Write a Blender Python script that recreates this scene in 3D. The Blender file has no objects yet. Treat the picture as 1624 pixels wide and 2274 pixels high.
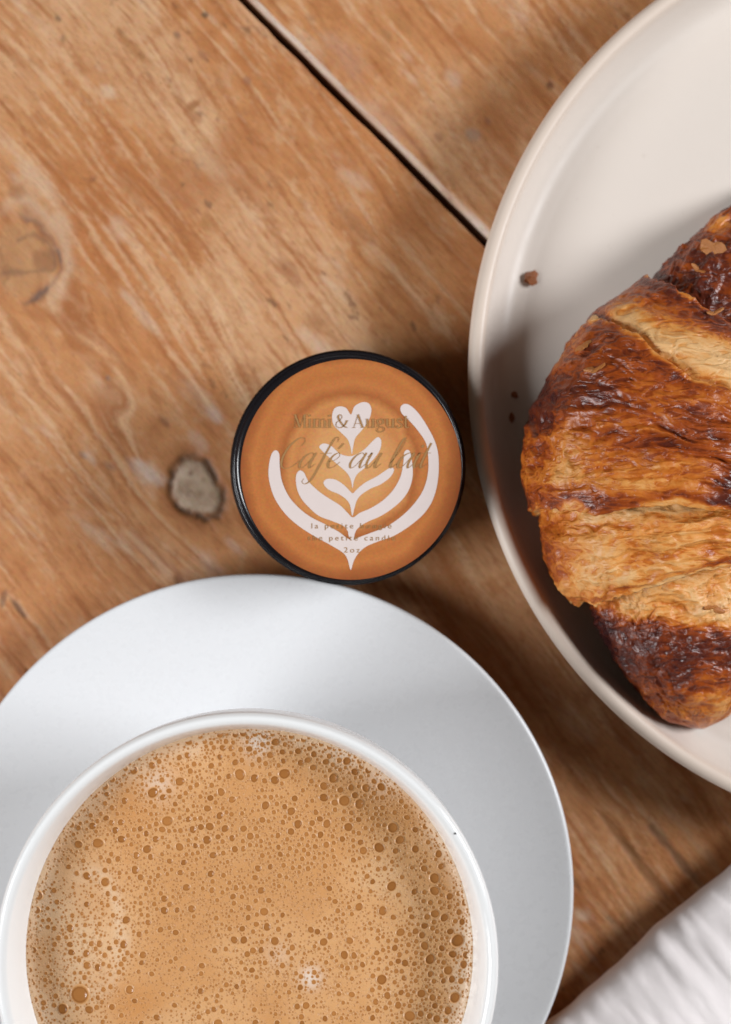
import bpy, bmesh, math, random
import numpy as np
from mathutils import Vector, Matrix

random.seed(7)
rng = np.random.default_rng(11)
scene = bpy.context.scene
C = scene.collection
R = math.radians

# ------------------------------------------------------------------ camera
CAM_H = 0.45
cam_d = bpy.data.cameras.new('camera')
cam = bpy.data.objects.new('camera', cam_d)
C.objects.link(cam)
cam.location = (0, 0, CAM_H)
cam.rotation_euler = (0, 0, 0)
cam_d.sensor_fit = 'VERTICAL'
cam_d.sensor_height = 36.0
cam_d.sensor_width = 25.7
cam_d.lens = 36.0 * CAM_H / 0.29562
cam_d.clip_start = 0.01
cam_d.clip_end = 50
cam_d.dof.use_dof = True
cam_d.dof.focus_distance = CAM_H - 0.050
cam_d.dof.aperture_fstop = 7.5
scene.camera = cam

# ------------------------------------------------------------------ light
world = bpy.data.worlds.new('World')
scene.world = world
world.use_nodes = True
bg = world.node_tree.nodes['Background']
bg.inputs['Color'].default_value = (1.0, 0.70, 0.46, 1)
bg.inputs['Strength'].default_value = 0.048

def area(name, az, el, dist, sx, sy, power, col, target=(0, 0, 0.02)):
    d = bpy.data.lights.new(name, 'AREA')
    d.shape = 'RECTANGLE'; d.size = sx; d.size_y = sy
    d.energy = power; d.color = col
    o = bpy.data.objects.new(name, d); C.objects.link(o)
    t = Vector(target)
    v = Vector((math.cos(R(az)) * math.cos(R(el)), math.sin(R(az)) * math.cos(R(el)), math.sin(R(el))))
    o.location = t + v * dist
    o.rotation_euler = (t - o.location).to_track_quat('-Z', 'Y').to_euler()
    return o

area('window_light', 196, 37, 1.5, 0.65, 0.60, 25, (0.94, 0.968, 1.0))
area('far_window_light', 10, 31, 1.6, 0.60, 0.45, 31, (0.94, 0.965, 1.0))

vs = scene.view_settings
vs.view_transform = 'Standard'
vs.look = 'None'
vs.exposure = -0.14
vs.gamma = 1.0
vs.use_curve_mapping = False
scene.cycles.use_denoising = True
scene.cycles.max_bounces = 8

# ------------------------------------------------------------------ helpers
PX = 0.00013                      # metres per photograph unit on the table plane

def at(px, py, z=0.0):
    s = PX * (CAM_H - z) / CAM_H
    return Vector(((px - 812) * s, (1137 - py) * s, z))

def hash3(ix, iy, iz, seed):
    h = (ix * 374761393 + iy * 668265263 + iz * 2147483647 + seed * 1274126177) & 0xFFFFFFFF
    h = ((h ^ (h >> 13)) * 1274126177) & 0xFFFFFFFF
    h = (h ^ (h >> 16)) & 0xFFFFFFFF
    h = (h * 2246822519) & 0xFFFFFFFF
    h = h ^ (h >> 15)
    return (h & 0xFFFFFF).astype(np.float64) / float(0xFFFFFF)

def vnoise(x, y, z=0.0, seed=0):
    """smooth value noise, about -1..1"""
    x = np.asarray(x, float); y = np.asarray(y, float); z = np.zeros_like(x) + z
    fx, fy, fz = np.floor(x), np.floor(y), np.floor(z)
    ix, iy, iz = fx.astype(np.int64), fy.astype(np.int64), fz.astype(np.int64)
    tx, ty, tz = x - fx, y - fy, z - fz
    q = lambda t: t * t * t * (t * (t * 6 - 15) + 10)
    tx, ty, tz = q(tx), q(ty), q(tz)
    r = 0
    for dx in (0, 1):
        wx = tx if dx else 1 - tx
        for dy in (0, 1):
            wy = ty if dy else 1 - ty
            for dz in (0, 1):
                wz = tz if dz else 1 - tz
                r = r + wx * wy * wz * hash3(ix + dx, iy + dy, iz + dz, seed)
    return r * 2 - 1

def fbm(x, y, z=0.0, seed=0, octv=4, gain=0.5, lac=2.03):
    a, s, t = 1.0, 0.0, 0.0
    for i in range(octv):
        s = s + a * vnoise(x * lac**i + 17.3 * i, y * lac**i - 9.1 * i, z * lac**i, seed + i)
        t += a; a *= gain
    return s / t * 1.6

def ridged(x, y, z=0.0, seed=0, octv=3):
    a, s, t = 1.0, 0.0, 0.0
    for i in range(octv):
        n = 1 - np.abs(vnoise(x * 2.0**i + 5.7 * i, y * 2.0**i, z * 2.0**i, seed + i)) * 1.6
        s = s + a * n; t += a; a *= 0.5
    return s / t

def sstep(a, b, x):
    t = np.clip((x - a) / (b - a), 0, 1)
    return t * t * (3 - 2 * t)

def mixc(c0, c1, f):
    f = np.clip(f, 0, 1)[..., None]
    return c0 * (1 - f) + np.asarray(c1, float) * f

def link(name, me, mat=None, parent=None):
    o = bpy.data.objects.new(name, me)
    C.objects.link(o)
    if mat is not None and not me.materials:
        for m in (mat if isinstance(mat, (list, tuple)) else [mat]):
            me.materials.append(m)
    if parent is not None:
        o.parent = parent
    return o

def tag(o, label=None, cat=None, group=None, kind=None):
    if label: o['label'] = label
    if cat: o['category'] = cat
    if group: o['group'] = group
    if kind: o['kind'] = kind
    return o

def empty(name, loc=(0, 0, 0), rz=0.0):
    o = bpy.data.objects.new(name, None)
    C.objects.link(o)
    o.location = loc; o.rotation_euler = (0, 0, rz)
    o.empty_display_size = 0.01
    return o

def np_mesh(name, verts, quads, colors=None, smooth=True, attrs=None):
    verts = np.asarray(verts, np.float32).reshape(-1, 3)
    quads = np.asarray(quads, np.int32)
    k = quads.shape[1]
    me = bpy.data.meshes.new(name)
    me.vertices.add(len(verts)); me.vertices.foreach_set('co', verts.ravel())
    me.loops.add(quads.size); me.loops.foreach_set('vertex_index', quads.ravel())
    me.polygons.add(len(quads))
    me.polygons.foreach_set('loop_start', np.arange(0, quads.size, k, dtype=np.int32))
    me.polygons.foreach_set('loop_total', np.full(len(quads), k, np.int32))
    me.update(calc_edges=True)
    me.validate()
    if smooth:
        me.polygons.foreach_set('use_smooth', np.ones(len(me.polygons), bool))
    if colors is not None:
        ca = me.color_attributes.new('Col', 'FLOAT_COLOR', 'POINT')
        c4 = np.ones((len(verts), 4), np.float32); c4[:, :3] = np.asarray(colors).reshape(-1, 3)
        ca.data.foreach_set('color', c4.ravel())
    for k_, v in (attrs or {}).items():
        a = me.attributes.new(k_, 'FLOAT', 'POINT')
        a.data.foreach_set('value', np.asarray(v, np.float32).ravel())
    return me

def grid_quads(nu, nv, wrap_v=False):
    iu = np.arange(nu - 1); jv = np.arange(nv if wrap_v else nv - 1)
    I, J = np.meshgrid(iu, jv, indexing='ij')
    J1 = (J + 1) % nv
    return np.stack([I * nv + J, I * nv + J1, (I + 1) * nv + J1, (I + 1) * nv + J], -1).reshape(-1, 4)

def catmull(pts, n=8, closed=False):
    P = [np.asarray(p, float) for p in pts]
    out = []
    m = len(P)
    for i in range(m if closed else m - 1):
        p0 = P[(i - 1) % m] if closed or i > 0 else P[0]
        p1 = P[i]; p2 = P[(i + 1) % m]
        p3 = P[(i + 2) % m] if closed or i + 2 < m else P[-1]
        for j in range(n):
            t = j / n
            out.append(0.5 * (2 * p1 + (p2 - p0) * t + (2 * p0 - 5 * p1 + 4 * p2 - p3) * t * t
                              + (3 * p1 - p0 - 3 * p2 + p3) * t ** 3))
    if not closed: out.append(P[-1])
    return np.array(out)

def lathe(name, prof, seg=192, wob=0.0, seed=0, smooth_n=4):
    p = catmull(prof, smooth_n) if smooth_n > 1 else np.array(prof, float)
    p[:, 0] = np.maximum(p[:, 0], 0)
    a = np.linspace(0, 2 * np.pi, seg, endpoint=False)
    r = p[:, 0][:, None]; z = p[:, 1][:, None]
    w = 1 + wob * (np.sin(2 * a + seed) + 0.5 * np.sin(3 * a + 1.7 * seed))[None, :]
    V = np.stack([r * w * np.cos(a), r * w * np.sin(a), z + 0 * a[None, :]], -1)
    return np_mesh(name, V, grid_quads(len(p), seg, True)[:, ::-1])

# ------------------------------------------------------------------ materials
class Nt:
    def __init__(self, name):
        self.m = bpy.data.materials.new(name); self.m.use_nodes = True
        self.t = self.m.node_tree; self.n = self.t.nodes; self.b = self.n['Principled BSDF']
    def add(self, typ, **kw):
        n = self.n.new(typ)
        for k, v in kw.items():
            if k in n.inputs.keys(): n.inputs[k].default_value = v
            else: setattr(n, k, v)
        return n
    def ln(self, a, b): self.t.links.new(a, b)
    def set(self, **kw):
        for k, v in kw.items(): self.b.inputs[k.replace('_', ' ')].default_value = v
    def noise(self, scale, detail=4, rough=0.55, coord=None, dist=0.0):
        n = self.add('ShaderNodeTexNoise'); n.inputs['Scale'].default_value = scale
        n.inputs['Detail'].default_value = detail; n.inputs['Roughness'].default_value = rough
        n.inputs['Distortion'].default_value = dist
        if coord is not None: self.ln(coord, n.inputs['Vector'])
        return n
    def ramp(self, src, stops):
        r = self.add('ShaderNodeValToRGB'); e = r.color_ramp.elements
        e[0].position, e[0].color = stops[0][0], (*stops[0][1], 1)
        e[1].position, e[1].color = stops[-1][0], (*stops[-1][1], 1)
        for p, c in stops[1:-1]:
            k = e.new(p); k.color = (*c, 1)
        self.ln(src, r.inputs['Fac']); return r
    def bump(self, h, strength, dist, prev=None):
        b = self.add('ShaderNodeBump'); b.inputs['Strength'].default_value = strength
        b.inputs['Distance'].default_value = dist
        self.ln(h, b.inputs['Height'])
        if prev is not None: self.ln(prev, b.inputs['Normal'])
        self.ln(b.outputs['Normal'], self.b.inputs['Normal']); return b.outputs['Normal']
    def mix(self, fac, a, b, mode='MIX'):
        m = self.add('ShaderNodeMix', data_type='RGBA', blend_type=mode)
        for sock, v in ((m.inputs['Factor'], fac), (m.inputs['A'], a), (m.inputs['B'], b)): pass
        for idx, v in ((0, fac), (6, a), (7, b)):
            if hasattr(v, 'links') or hasattr(v, 'is_linked'): self.ln(v, m.inputs[idx])
            else: m.inputs[idx].default_value = v
        return m.outputs[2]
    def math(self, op, a, b=None):
        m = self.add('ShaderNodeMath', operation=op)
        for i, v in ((0, a), (1, b)):
            if v is None: continue
            if hasattr(v, 'is_linked'): self.ln(v, m.inputs[i])
            else: m.inputs[i].default_value = v
        return m.outputs[0]
    def coord(self, kind='Object', scale=None, rotz=0.0):
        tc = self.add('ShaderNodeTexCoord')
        if scale is None: return tc.outputs[kind]
        mp = self.add('ShaderNodeMapping'); mp.inputs['Scale'].default_value = scale
        mp.inputs['Rotation'].default_value = (0, 0, rotz)
        self.ln(tc.outputs[kind], mp.inputs['Vector']); return mp.outputs['Vector']

def mat_wood():
    k = Nt('pine_wood')
    a = k.add('ShaderNodeAttribute', attribute_name='Col')
    g = k.noise(1.0, 5, 0.6, k.coord('Object', (160, 2600, 400)))
    f = k.noise(900, 3, 0.6, k.coord('Object'))
    c = k.mix(k.math('MULTIPLY', k.math('SUBTRACT', g.outputs['Fac'], 0.46), 1.1), a.outputs['Color'], (0.22, 0.085, 0.03, 1))
    po = k.noise(1.0, 2, 0.5, k.coord('Object', (420, 3200, 400)))
    pr = k.ramp(po.outputs['Fac'], [(0.62, (0,) * 3), (0.72, (0.55,) * 3)])
    c = k.mix(pr.outputs['Color'], c, (0.15, 0.055, 0.02, 1))
    c2 = k.mix(0.16, c, f.outputs['Color'], 'OVERLAY')
    k.ln(c2, k.b.inputs['Base Color'])
    rr = k.ramp(g.outputs['Fac'], [(0.3, (.50,) * 3), (0.8, (.68,) * 3)])
    k.ln(rr.outputs['Color'], k.b.inputs['Roughness'])
    k.set(Specular_IOR_Level=0.28)
    k.bump(g.outputs['Fac'], 0.35, 0.0004)
    return k.m

def mat_ceramic(name, col, rough, spec=0.5, speck=0.0, coat=0.0):
    k = Nt(name)
    n = k.noise(14, 3, 0.5, k.coord('Object'))
    c = k.mix(k.math('MULTIPLY', n.outputs['Fac'], 0.25), (*col, 1), (col[0] * .93, col[1] * .92, col[2] * .90, 1))
    if speck:
        v = k.noise(420, 2, 0.5, k.coord('Object'))
        s = k.ramp(v.outputs['Fac'], [(0.70, (0,) * 3), (0.76, (speck,) * 3)])
        c = k.mix(s.outputs['Color'], c, (0.35, 0.25, 0.18, 1))
    k.ln(c, k.b.inputs['Base Color'])
    f = k.noise(300, 4, 0.6, k.coord('Object'))
    r = k.ramp(f.outputs['Fac'], [(0.3, (rough - .05,) * 3), (0.7, (rough + .07,) * 3)])
    k.ln(r.outputs['Color'], k.b.inputs['Roughness'])
    k.set(Specular_IOR_Level=spec, Coat_Weight=coat, Coat_Roughness=0.15)
    w = k.noise(40, 3, 0.5, k.coord('Object'))
    b = k.bump(w.outputs['Fac'], 0.12, 0.0006)
    k.bump(f.outputs['Fac'], 0.06, 0.0003, b)
    return k.m

def mat_plain(name, col, rough, metallic=0.0, spec=0.5, noise_scale=200, amt=0.25, bump=0.1, dist=0.0002):
    k = Nt(name)
    n = k.noise(noise_scale, 4, 0.6, k.coord('Object'))
    c = k.mix(k.math('MULTIPLY', n.outputs['Fac'], amt * 2), (*col, 1), (col[0] * .6, col[1] * .55, col[2] * .5, 1))
    k.ln(c, k.b.inputs['Base Color'])
    k.set(Roughness=rough, Metallic=metallic, Specular_IOR_Level=spec)
    k.bump(n.outputs['Fac'], bump, dist)
    return k.m

def mat_crust():
    k = Nt('croissant_crust')
    a = k.add('ShaderNodeAttribute', attribute_name='toast_and_shade')
    co = k.coord('Object')
    n1 = k.noise(230, 6, 0.65, co, 0.6)
    n2 = k.noise(900, 4, 0.6, co)
    n3 = k.noise(1.0, 5, 0.6, k.coord('Object', (190, 520, 260), 0.12), 0.9)
    n3.noise_type = 'RIDGED_MULTIFRACTAL'
    n3.inputs['Offset'].default_value = 0.9; n3.inputs['Gain'].default_value = 1.6
    fl = k.ramp(n3.outputs['Fac'], [(0.25, (0,) * 3), (0.95, (1,) * 3)])
    t = k.math('ADD', a.outputs['Fac'], k.math('MULTIPLY', k.math('SUBTRACT', n1.outputs['Fac'], 0.5), 0.36))
    t = k.math('SUBTRACT', t, k.math('MULTIPLY', k.math('SUBTRACT', fl.outputs['Color'], 0.4), 0.15))
    t = k.math('ADD', t, k.math('MULTIPLY', k.math('SUBTRACT', n2.outputs['Fac'], 0.5), 0.18))
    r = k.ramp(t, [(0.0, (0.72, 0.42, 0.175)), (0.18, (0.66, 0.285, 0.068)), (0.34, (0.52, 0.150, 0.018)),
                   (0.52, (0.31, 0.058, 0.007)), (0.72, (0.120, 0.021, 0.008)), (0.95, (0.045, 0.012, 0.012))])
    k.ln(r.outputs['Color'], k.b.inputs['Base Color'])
    rr = k.ramp(t, [(0.05, (.50,) * 3), (0.4, (.36,) * 3), (0.9, (.27,) * 3)])
    k.ln(rr.outputs['Color'], k.b.inputs['Roughness'])
    k.set(Specular_IOR_Level=0.5, Subsurface_Weight=0.06, Subsurface_Scale=0.002)
    k.b.inputs['Subsurface Radius'].default_value = (1.0, 0.45, 0.2)
    b = k.bump(n1.outputs['Fac'], 0.30, 0.0010)
    b = k.bump(fl.outputs['Color'], 0.38, 0.0006, b)
    k.bump(n2.outputs['Fac'], 0.18, 0.0003, b)
    return k.m

def mat_flake(name, c0, c1):
    k = Nt(name)
    co = k.coord('Object')
    n = k.noise(350, 5, 0.6, co)
    r = k.ramp(n.outputs['Fac'], [(0.3, c0), (0.7, c1)])
    k.ln(r.outputs['Color'], k.b.inputs['Base Color'])
    k.set(Roughness=0.42, Specular_IOR_Level=0.5, Subsurface_Weight=0.08, Subsurface_Scale=0.001)
    k.bump(n.outputs['Fac'], 0.5, 0.0005)
    return k.m

def mat_foam():
    k = Nt('milk_foam')
    a = k.add('ShaderNodeAttribute', attribute_name='Col')
    co = k.coord('Object')
    v = k.add('ShaderNodeTexVoronoi', feature='F1'); v.inputs['Scale'].default_value = 1050
    k.ln(co, v.inputs['Vector'])
    sz = k.noise(60, 3, 0.6, co)
    th = k.math('MULTIPLY', sz.outputs['Fac'], 0.62)
    d = k.math('SUBTRACT', th, v.outputs['Distance'])
    dot = k.ramp(d, [(0.0, (0,) * 3), (0.09, (1,) * 3)])
    v2 = k.add('ShaderNodeTexVoronoi', feature='F1'); v2.inputs['Scale'].default_value = 2300
    k.ln(co, v2.inputs['Vector'])
    d2 = k.math('SUBTRACT', 0.34, v2.outputs['Distance'])
    dot2 = k.ramp(d2, [(0.0, (0,) * 3), (0.12, (1,) * 3)])
    f = k.math('MAXIMUM', k.math('MULTIPLY', dot.outputs['Color'], 0.55), k.math('MULTIPLY', dot2.outputs['Color'], 0.28))
    c = k.mix(f, a.outputs['Color'], (0.46, 0.20, 0.055, 1))
    k.ln(c, k.b.inputs['Base Color'])
    k.set(Roughness=0.27, Specular_IOR_Level=0.5, Subsurface_Weight=0.12, Subsurface_Scale=0.002)
    k.b.inputs['Subsurface Radius'].default_value = (1.0, 0.6, 0.3)
    inv = k.math('SUBTRACT', 1.0, f)
    n = k.noise(500, 4, 0.6, co)
    b = k.bump(n.outputs['Fac'], 0.30, 0.0006)
    k.bump(inv, 0.55, 0.0004, b)
    return k.m

def mat_bubble(name, c0, c1):
    k = Nt(name)
    oi = k.add('ShaderNodeObjectInfo')
    n = k.noise(500, 2, 0.5, k.coord('Object'))
    c = k.mix(k.math('ADD', k.math('MULTIPLY', oi.outputs['Random'], 0.6), k.math('MULTIPLY', n.outputs['Fac'], 0.4)), (*c0, 1), (*c1, 1))
    k.ln(c, k.b.inputs['Base Color'])
    k.set(Roughness=0.14, Specular_IOR_Level=0.5)
    return k.m

def mat_label():
    k = Nt('label_print')
    co = k.coord('Object')
    w = k.noise(75, 4, 0.55, co, 0.8)
    sp = k.add('ShaderNodeSeparateXYZ'); k.ln(co, sp.inputs[0])
    x = k.math('ADD', k.math('MULTIPLY', sp.outputs[0], 1.0), 0.0005); y = k.math('ADD', sp.outputs[1], -0.0015)
    r = k.math('SQRT', k.math('ADD', k.math('MULTIPLY', x, x), k.math('MULTIPLY', k.math('MULTIPLY', y, y), 0.92)))
    rn = k.math('ADD', k.math('DIVIDE', r, 0.0305), k.math('MULTIPLY', k.math('SUBTRACT', w.outputs['Fac'], 0.5), 0.16))
    base = k.ramp(rn, [(0.0, (0.62, 0.325, 0.130)), (0.34, (0.58, 0.270, 0.095)), (0.47, (0.50, 0.195, 0.062)),
                       (0.54, (0.54, 0.220, 0.068)), (0.61, (0.36, 0.112, 0.030)), (0.69, (0.48, 0.165, 0.046)),
                       (0.78, (0.44, 0.145, 0.037)), (0.86, (0.47, 0.160, 0.041)), (0.92, (0.36, 0.110, 0.028)), (1.0, (0.27, 0.072, 0.018))])
    g = k.noise(1500, 2, 0.5, co)
    c = k.mix(0.22, base.outputs['Color'], g.outputs['Color'], 'OVERLAY')
    k.ln(c, k.b.inputs['Base Color'])
    k.set(Roughness=0.48, Specular_IOR_Level=0.3)
    return k.m

def mat_cloth():
    k = Nt('white_cotton')
    co = k.coord('Object')
    a = k.add('ShaderNodeTexWave', wave_type='BANDS', bands_direction='X'); a.inputs['Scale'].default_value = 800
    b = k.add('ShaderNodeTexWave', wave_type='BANDS', bands_direction='Y'); b.inputs['Scale'].default_value = 800
    for q in (a, b):
        q.inputs['Distortion'].default_value = 1.5; q.inputs['Detail'].default_value = 2
        k.ln(co, q.inputs['Vector'])
    n = k.noise(70, 4, 0.6, co)
    h = k.math('ADD', a.outputs['Fac'], b.outputs['Fac'])
    c = k.mix(k.math('MULTIPLY', n.outputs['Fac'], 0.3), (0.86, 0.80, 0.785, 1), (0.80, 0.735, 0.72, 1))
    k.ln(c, k.b.inputs['Base Color'])
    k.set(Roughness=0.9, Specular_IOR_Level=0.15, Sheen_Weight=0.2)
    bb = k.bump(n.outputs['Fac'], 0.35, 0.0010)
    k.bump(h, 0.15, 0.0002, bb)
    return k.m

M_WOOD = mat_wood()
M_CUP = mat_ceramic('white_glazed_porcelain', (0.84, 0.84, 0.83), 0.16, 0.5)
M_SAUCER = mat_ceramic('white_satin_porcelain', (0.715, 0.72, 0.73), 0.28, 0.5)
M_PLATE = mat_ceramic('cream_stoneware', (0.69, 0.615, 0.55), 0.40, 0.38, 0.10)
def rim_tone(m):
    k = Nt.__new__(Nt); k.m = m; k.t = m.node_tree; k.n = k.t.nodes; k.b = k.n['Principled BSDF']
    src = k.b.inputs['Base Color'].links[0].from_socket
    sp = k.add('ShaderNodeSeparateXYZ'); k.ln(k.coord('Object'), sp.inputs[0])
    f = k.ramp(k.math('DIVIDE', k.math('SQRT', k.math('ADD', k.math('MULTIPLY', sp.outputs[0], sp.outputs[0]), k.math('MULTIPLY', sp.outputs[1], sp.outputs[1]))), 0.128),
               [(0.962, (0,) * 3), (0.972, (1,) * 3)])
    k.ln(k.mix(k.math('MULTIPLY', f.outputs['Color'], 0.7), src, (0.66, 0.53, 0.43, 1)), k.b.inputs['Base Color'])
rim_tone(M_PLATE)
M_TIN = mat_plain('black_enamelled_tin', (0.010, 0.009, 0.011), 0.20, 0.0, 0.5, 60, 0.2, 0.03, 0.0002)
M_LABEL = mat_label()
M_ART = mat_plain('printed_cream', (0.70, 0.60, 0.565), 0.5, 0.0, 0.3, 160, 0.10, 0.02)
M_GOLD = mat_plain('gold_foil_print', (0.42, 0.225, 0.085), 0.45, 0.20, 0.4, 400, 0.12, 0.02)
M_CRUST = mat_crust()
M_FLAKES = [mat_flake('pale_flake', (0.50, 0.19, 0.04), (0.66, 0.34, 0.11)),
            mat_flake('golden_flake', (0.34, 0.10, 0.016), (0.54, 0.21, 0.045)),
            mat_flake('brown_flake', (0.20, 0.055, 0.014), (0.38, 0.12, 0.025))]
M_FOAM = mat_foam()
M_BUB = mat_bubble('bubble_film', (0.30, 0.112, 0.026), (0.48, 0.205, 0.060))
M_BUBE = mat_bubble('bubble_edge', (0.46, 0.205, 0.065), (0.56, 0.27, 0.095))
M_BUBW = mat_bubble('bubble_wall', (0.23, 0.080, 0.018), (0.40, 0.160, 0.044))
M_RIM = mat_plain('bubble_lip', (0.68, 0.375, 0.165), 0.34, 0.0, 0.5, 500, 0.08, 0.1)
M_CLOTH = mat_cloth()
M_DARK = mat_plain('dark_underside', (0.03, 0.018, 0.010), 0.9)

# ------------------------------------------------------------------ table top: planks with knots
GRAIN = R(-45)                     # the boards run down to the right
table = empty('table_top', (0, 0, 0), GRAIN)
tag(table, kind='structure')

def to_gc(px, py):
    v = at(px, py); return (v.x - v.y) / math.sqrt(2), (v.x + v.y) / math.sqrt(2)

KNOTS = [(*to_gc(436, 1083), 0.0086, 0.0066), (*to_gc(52, 572), 0.0135, 0.0105)]

def wood_colour(g, c, seed):
    """albedo and height of scrubbed pine at grain/cross-grain coordinates"""
    gw, cw = g.copy(), c.copy()
    for gk, ck, ra, rb in KNOTS:
        e = np.exp(-(((g - gk) / (ra * 4.2)) ** 2 + ((c - ck) / (rb * 2.6)) ** 2))
        cw = cw - (c - ck) * 0.80 * e
    cw = cw + 0.0030 * fbm(g * 14, c * 22, seed, 3, 2) + 0.0010 * fbm(g * 50, c * 90, seed, 5, 2)
    # slight drift of the grain against the board edge
    cw = cw + 0.15 * g
    col = np.ones(g.shape + (3,)) * np.array((0.510, 0.226, 0.087))
    patch = fbm(g * 18, cw * 42, seed, 21, 4)
    col = mixc(col, (0.59, 0.335, 0.175), sstep(-0.05, 0.75, patch) * 0.80)
    col = mixc(col, (0.42, 0.148, 0.042), sstep(0.05, 0.8, -patch) * 0.80)
    s1 = fbm(g * 30, cw * 500, seed, 31, 4, 0.6)
    col = mixc(col, (0.330, 0.108, 0.030), sstep(0.10, 0.75, s1) * 0.78)
    s2 = fbm(g * 26 + 7, cw * 540, seed, 41, 4, 0.6)
    col = mixc(col, (0.68, 0.43, 0.25), sstep(0.12, 0.75, s2) * 0.58)
    s3 = fbm(g * 120, cw * 1250, seed, 51, 2)
    col = mixc(col, (0.30, 0.11, 0.035), sstep(0.10, 0.85, s3) * 0.40)
    m1 = fbm(g * 170, c * 300, seed, 53, 4, 0.6)
    col = mixc(col, (0.36, 0.125, 0.036), sstep(0.10, 0.9, m1) * 0.50)
    col = mixc(col, (0.64, 0.39, 0.22), sstep(0.15, 0.9, -m1) * 0.38)
    # broad reddish-brown clouds
    cl = fbm(g * 40, c * 60, seed, 61, 4)
    col = mixc(col, (0.37, 0.130, 0.040), sstep(0.15, 0.9, cl) * 0.60)
    # bleached scuffs
    sc = fbm(g * 38, c * 120, seed, 71, 4, 0.6)
    col = mixc(col, (0.62, 0.44, 0.31), sstep(0.40, 1.0, sc) * 0.50)
    # pits and short nicks
    pit = fbm(g * 210, c * 420, seed, 81, 3)
    msk = sstep(0.0, 0.6, fbm(g * 22, c * 30, seed, 85, 2))
    p = sstep(0.62, 0.95, pit) * msk
    col = mixc(col, (0.17, 0.075, 0.035), p * 0.75)
    h = -0.00012 * p + 0.00010 * s1 * 0.5 - 0.00008 * sstep(0.15, 0.9, s3) + 0.00015 * cl * 0.4
    return col, h

def blot(col, h, g, c, px, py, ra, rb, ang, colr, amt, dep=0.0, soft=0.5, seed=1):
    """one stain, nick or dent at its own place on the board"""
    gk, ck = to_gc(px, py)
    if abs(gk) > 0.3: return col
    dg, dc = g - gk, c - ck
    ca, sa = math.cos(R(ang)), math.sin(R(ang))
    u = dg * ca + dc * sa; v = -dg * sa + dc * ca
    wob = 0.28 * fbm(g * 260, c * 260, seed, 91, 3)
    if colr[0] > 0.45: ra, soft, amt = ra * 1.25, 0.9, amt * 0.72
    wob = wob + (0.35 * fbm(g * 120, c * 600, seed, 93, 3) if colr[0] > 0.45 else 0)
    d = np.sqrt((u / ra) ** 2 + (v / rb) ** 2) + wob
    f = (1 - sstep(1 - soft, 1 + soft * 0.5, d))
    h -= dep * f
    return mixc(col, colr, f * amt)

def knots(col, h, g, c):
    # the grey knot beside the tin
    gk, ck = to_gc(436, 1083)
    x = (g - gk + c - ck) / math.sqrt(2); y = (-(g - gk) + c - ck) / math.sqrt(2)   # image right / up
    xs = (x + y * 0.18) / 0.0068; ys = y / 0.0086
    w = 0.10 * fbm(g * 330, c * 330, 2, 5, 3) + 0.06 * np.sin(3 * np.arctan2(ys, xs) + 0.6)
    d = np.sqrt(xs ** 2 + ys ** 2) + w
    col = mixc(col, (0.29, 0.105, 0.034), (1 - sstep(1.0, 2.0, d)) * 0.70)
    ring = np.exp(-((d - 1.04) / 0.15) ** 2)
    inner = 1 - sstep(0.86, 1.0, d)
    body = np.ones(g.shape + (3,)) * np.array((0.400, 0.285, 0.195))
    body = mixc(body, (0.31, 0.21, 0.135), sstep(0.0, 0.7, fbm(x * 420, y * 420, 1, 7, 4)) * 0.8)
    body = mixc(body, (0.54, 0.41, 0.30), sstep(0.1, 0.8, fbm(x * 300 + 9, y * 300, 1, 17, 4)) * 0.6)
    col = col * (1 - inner[..., None]) + body * inner[..., None]
    lay = 0.55 + 0.45 * sstep(-0.6, 0.3, fbm(x * 300, y * 300, 4, 27, 2))
    col = mixc(col, (0.070, 0.042, 0.025), ring * 0.94 * lay)
    for (ox, oy, r) in ((-0.0016, 0.0041, 0.0008), (-0.0024, 0.0008, 0.0007), (-0.0022, -0.0012, 0.0011), (0.0013, -0.0016, 0.0009)):
        q = np.exp(-(((x - ox) ** 2 + (y - oy) ** 2) / r ** 2))
        col = mixc(col, (0.15, 0.085, 0.05), q * (0.85 if oy > 0.003 else 0.40))
    h -= 0.0007 * ring * lay
    # the large faint knot cut by the left edge of the picture
    gk, ck = to_gc(48, 575)
    x = (g - gk + c - ck) / math.sqrt(2); y = (-(g - gk) + c - ck) / math.sqrt(2)
    xs = x / 0.0105; ys = y / 0.0125
    w = 0.16 * fbm(g * 150, c * 150, 6, 35, 3)
    d = np.sqrt(xs ** 2 + ys ** 2) + w
    th = np.arctan2(ys, xs)
    col = mixc(col, (0.46, 0.25, 0.115), (1 - sstep(0.7, 1.0, d)) * 0.6)
    rr = sstep(0.1, 0.8, fbm(x * 170, y * 130, 3, 39, 4)) * (1 - sstep(0.75, 1.0, d))
    col = mixc(col, (0.30, 0.13, 0.055), rr * 0.75)
    ring = np.exp(-((d - 1.0) / 0.075) ** 2) * sstep(-0.25, 0.35, np.cos(th - 0.05)) * (0.5 + 0.5 * sstep(-0.4, 0.2, fbm(x * 200, y * 200, 8, 37, 2)))
    col = mixc(col, (0.13, 0.080, 0.065), ring * 0.92)
    h -= 0.0004 * ring
    ring2 = np.exp(-((d - 0.62 - 0.25 * np.sin(th * 1.5 + 1)) / 0.06) ** 2) * sstep(-0.2, 0.3, fbm(x * 150 + 3, y * 150, 9, 38, 2))
    col = mixc(col, (0.22, 0.11, 0.06), ring2 * 0.7)
    col = mixc(col, (0.62, 0.45, 0.30), np.exp(-((d - 1.30) / 0.20) ** 2) * sstep(-0.2, 0.6, np.cos(th - 0.6)) * 0.55)
    return col

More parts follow.
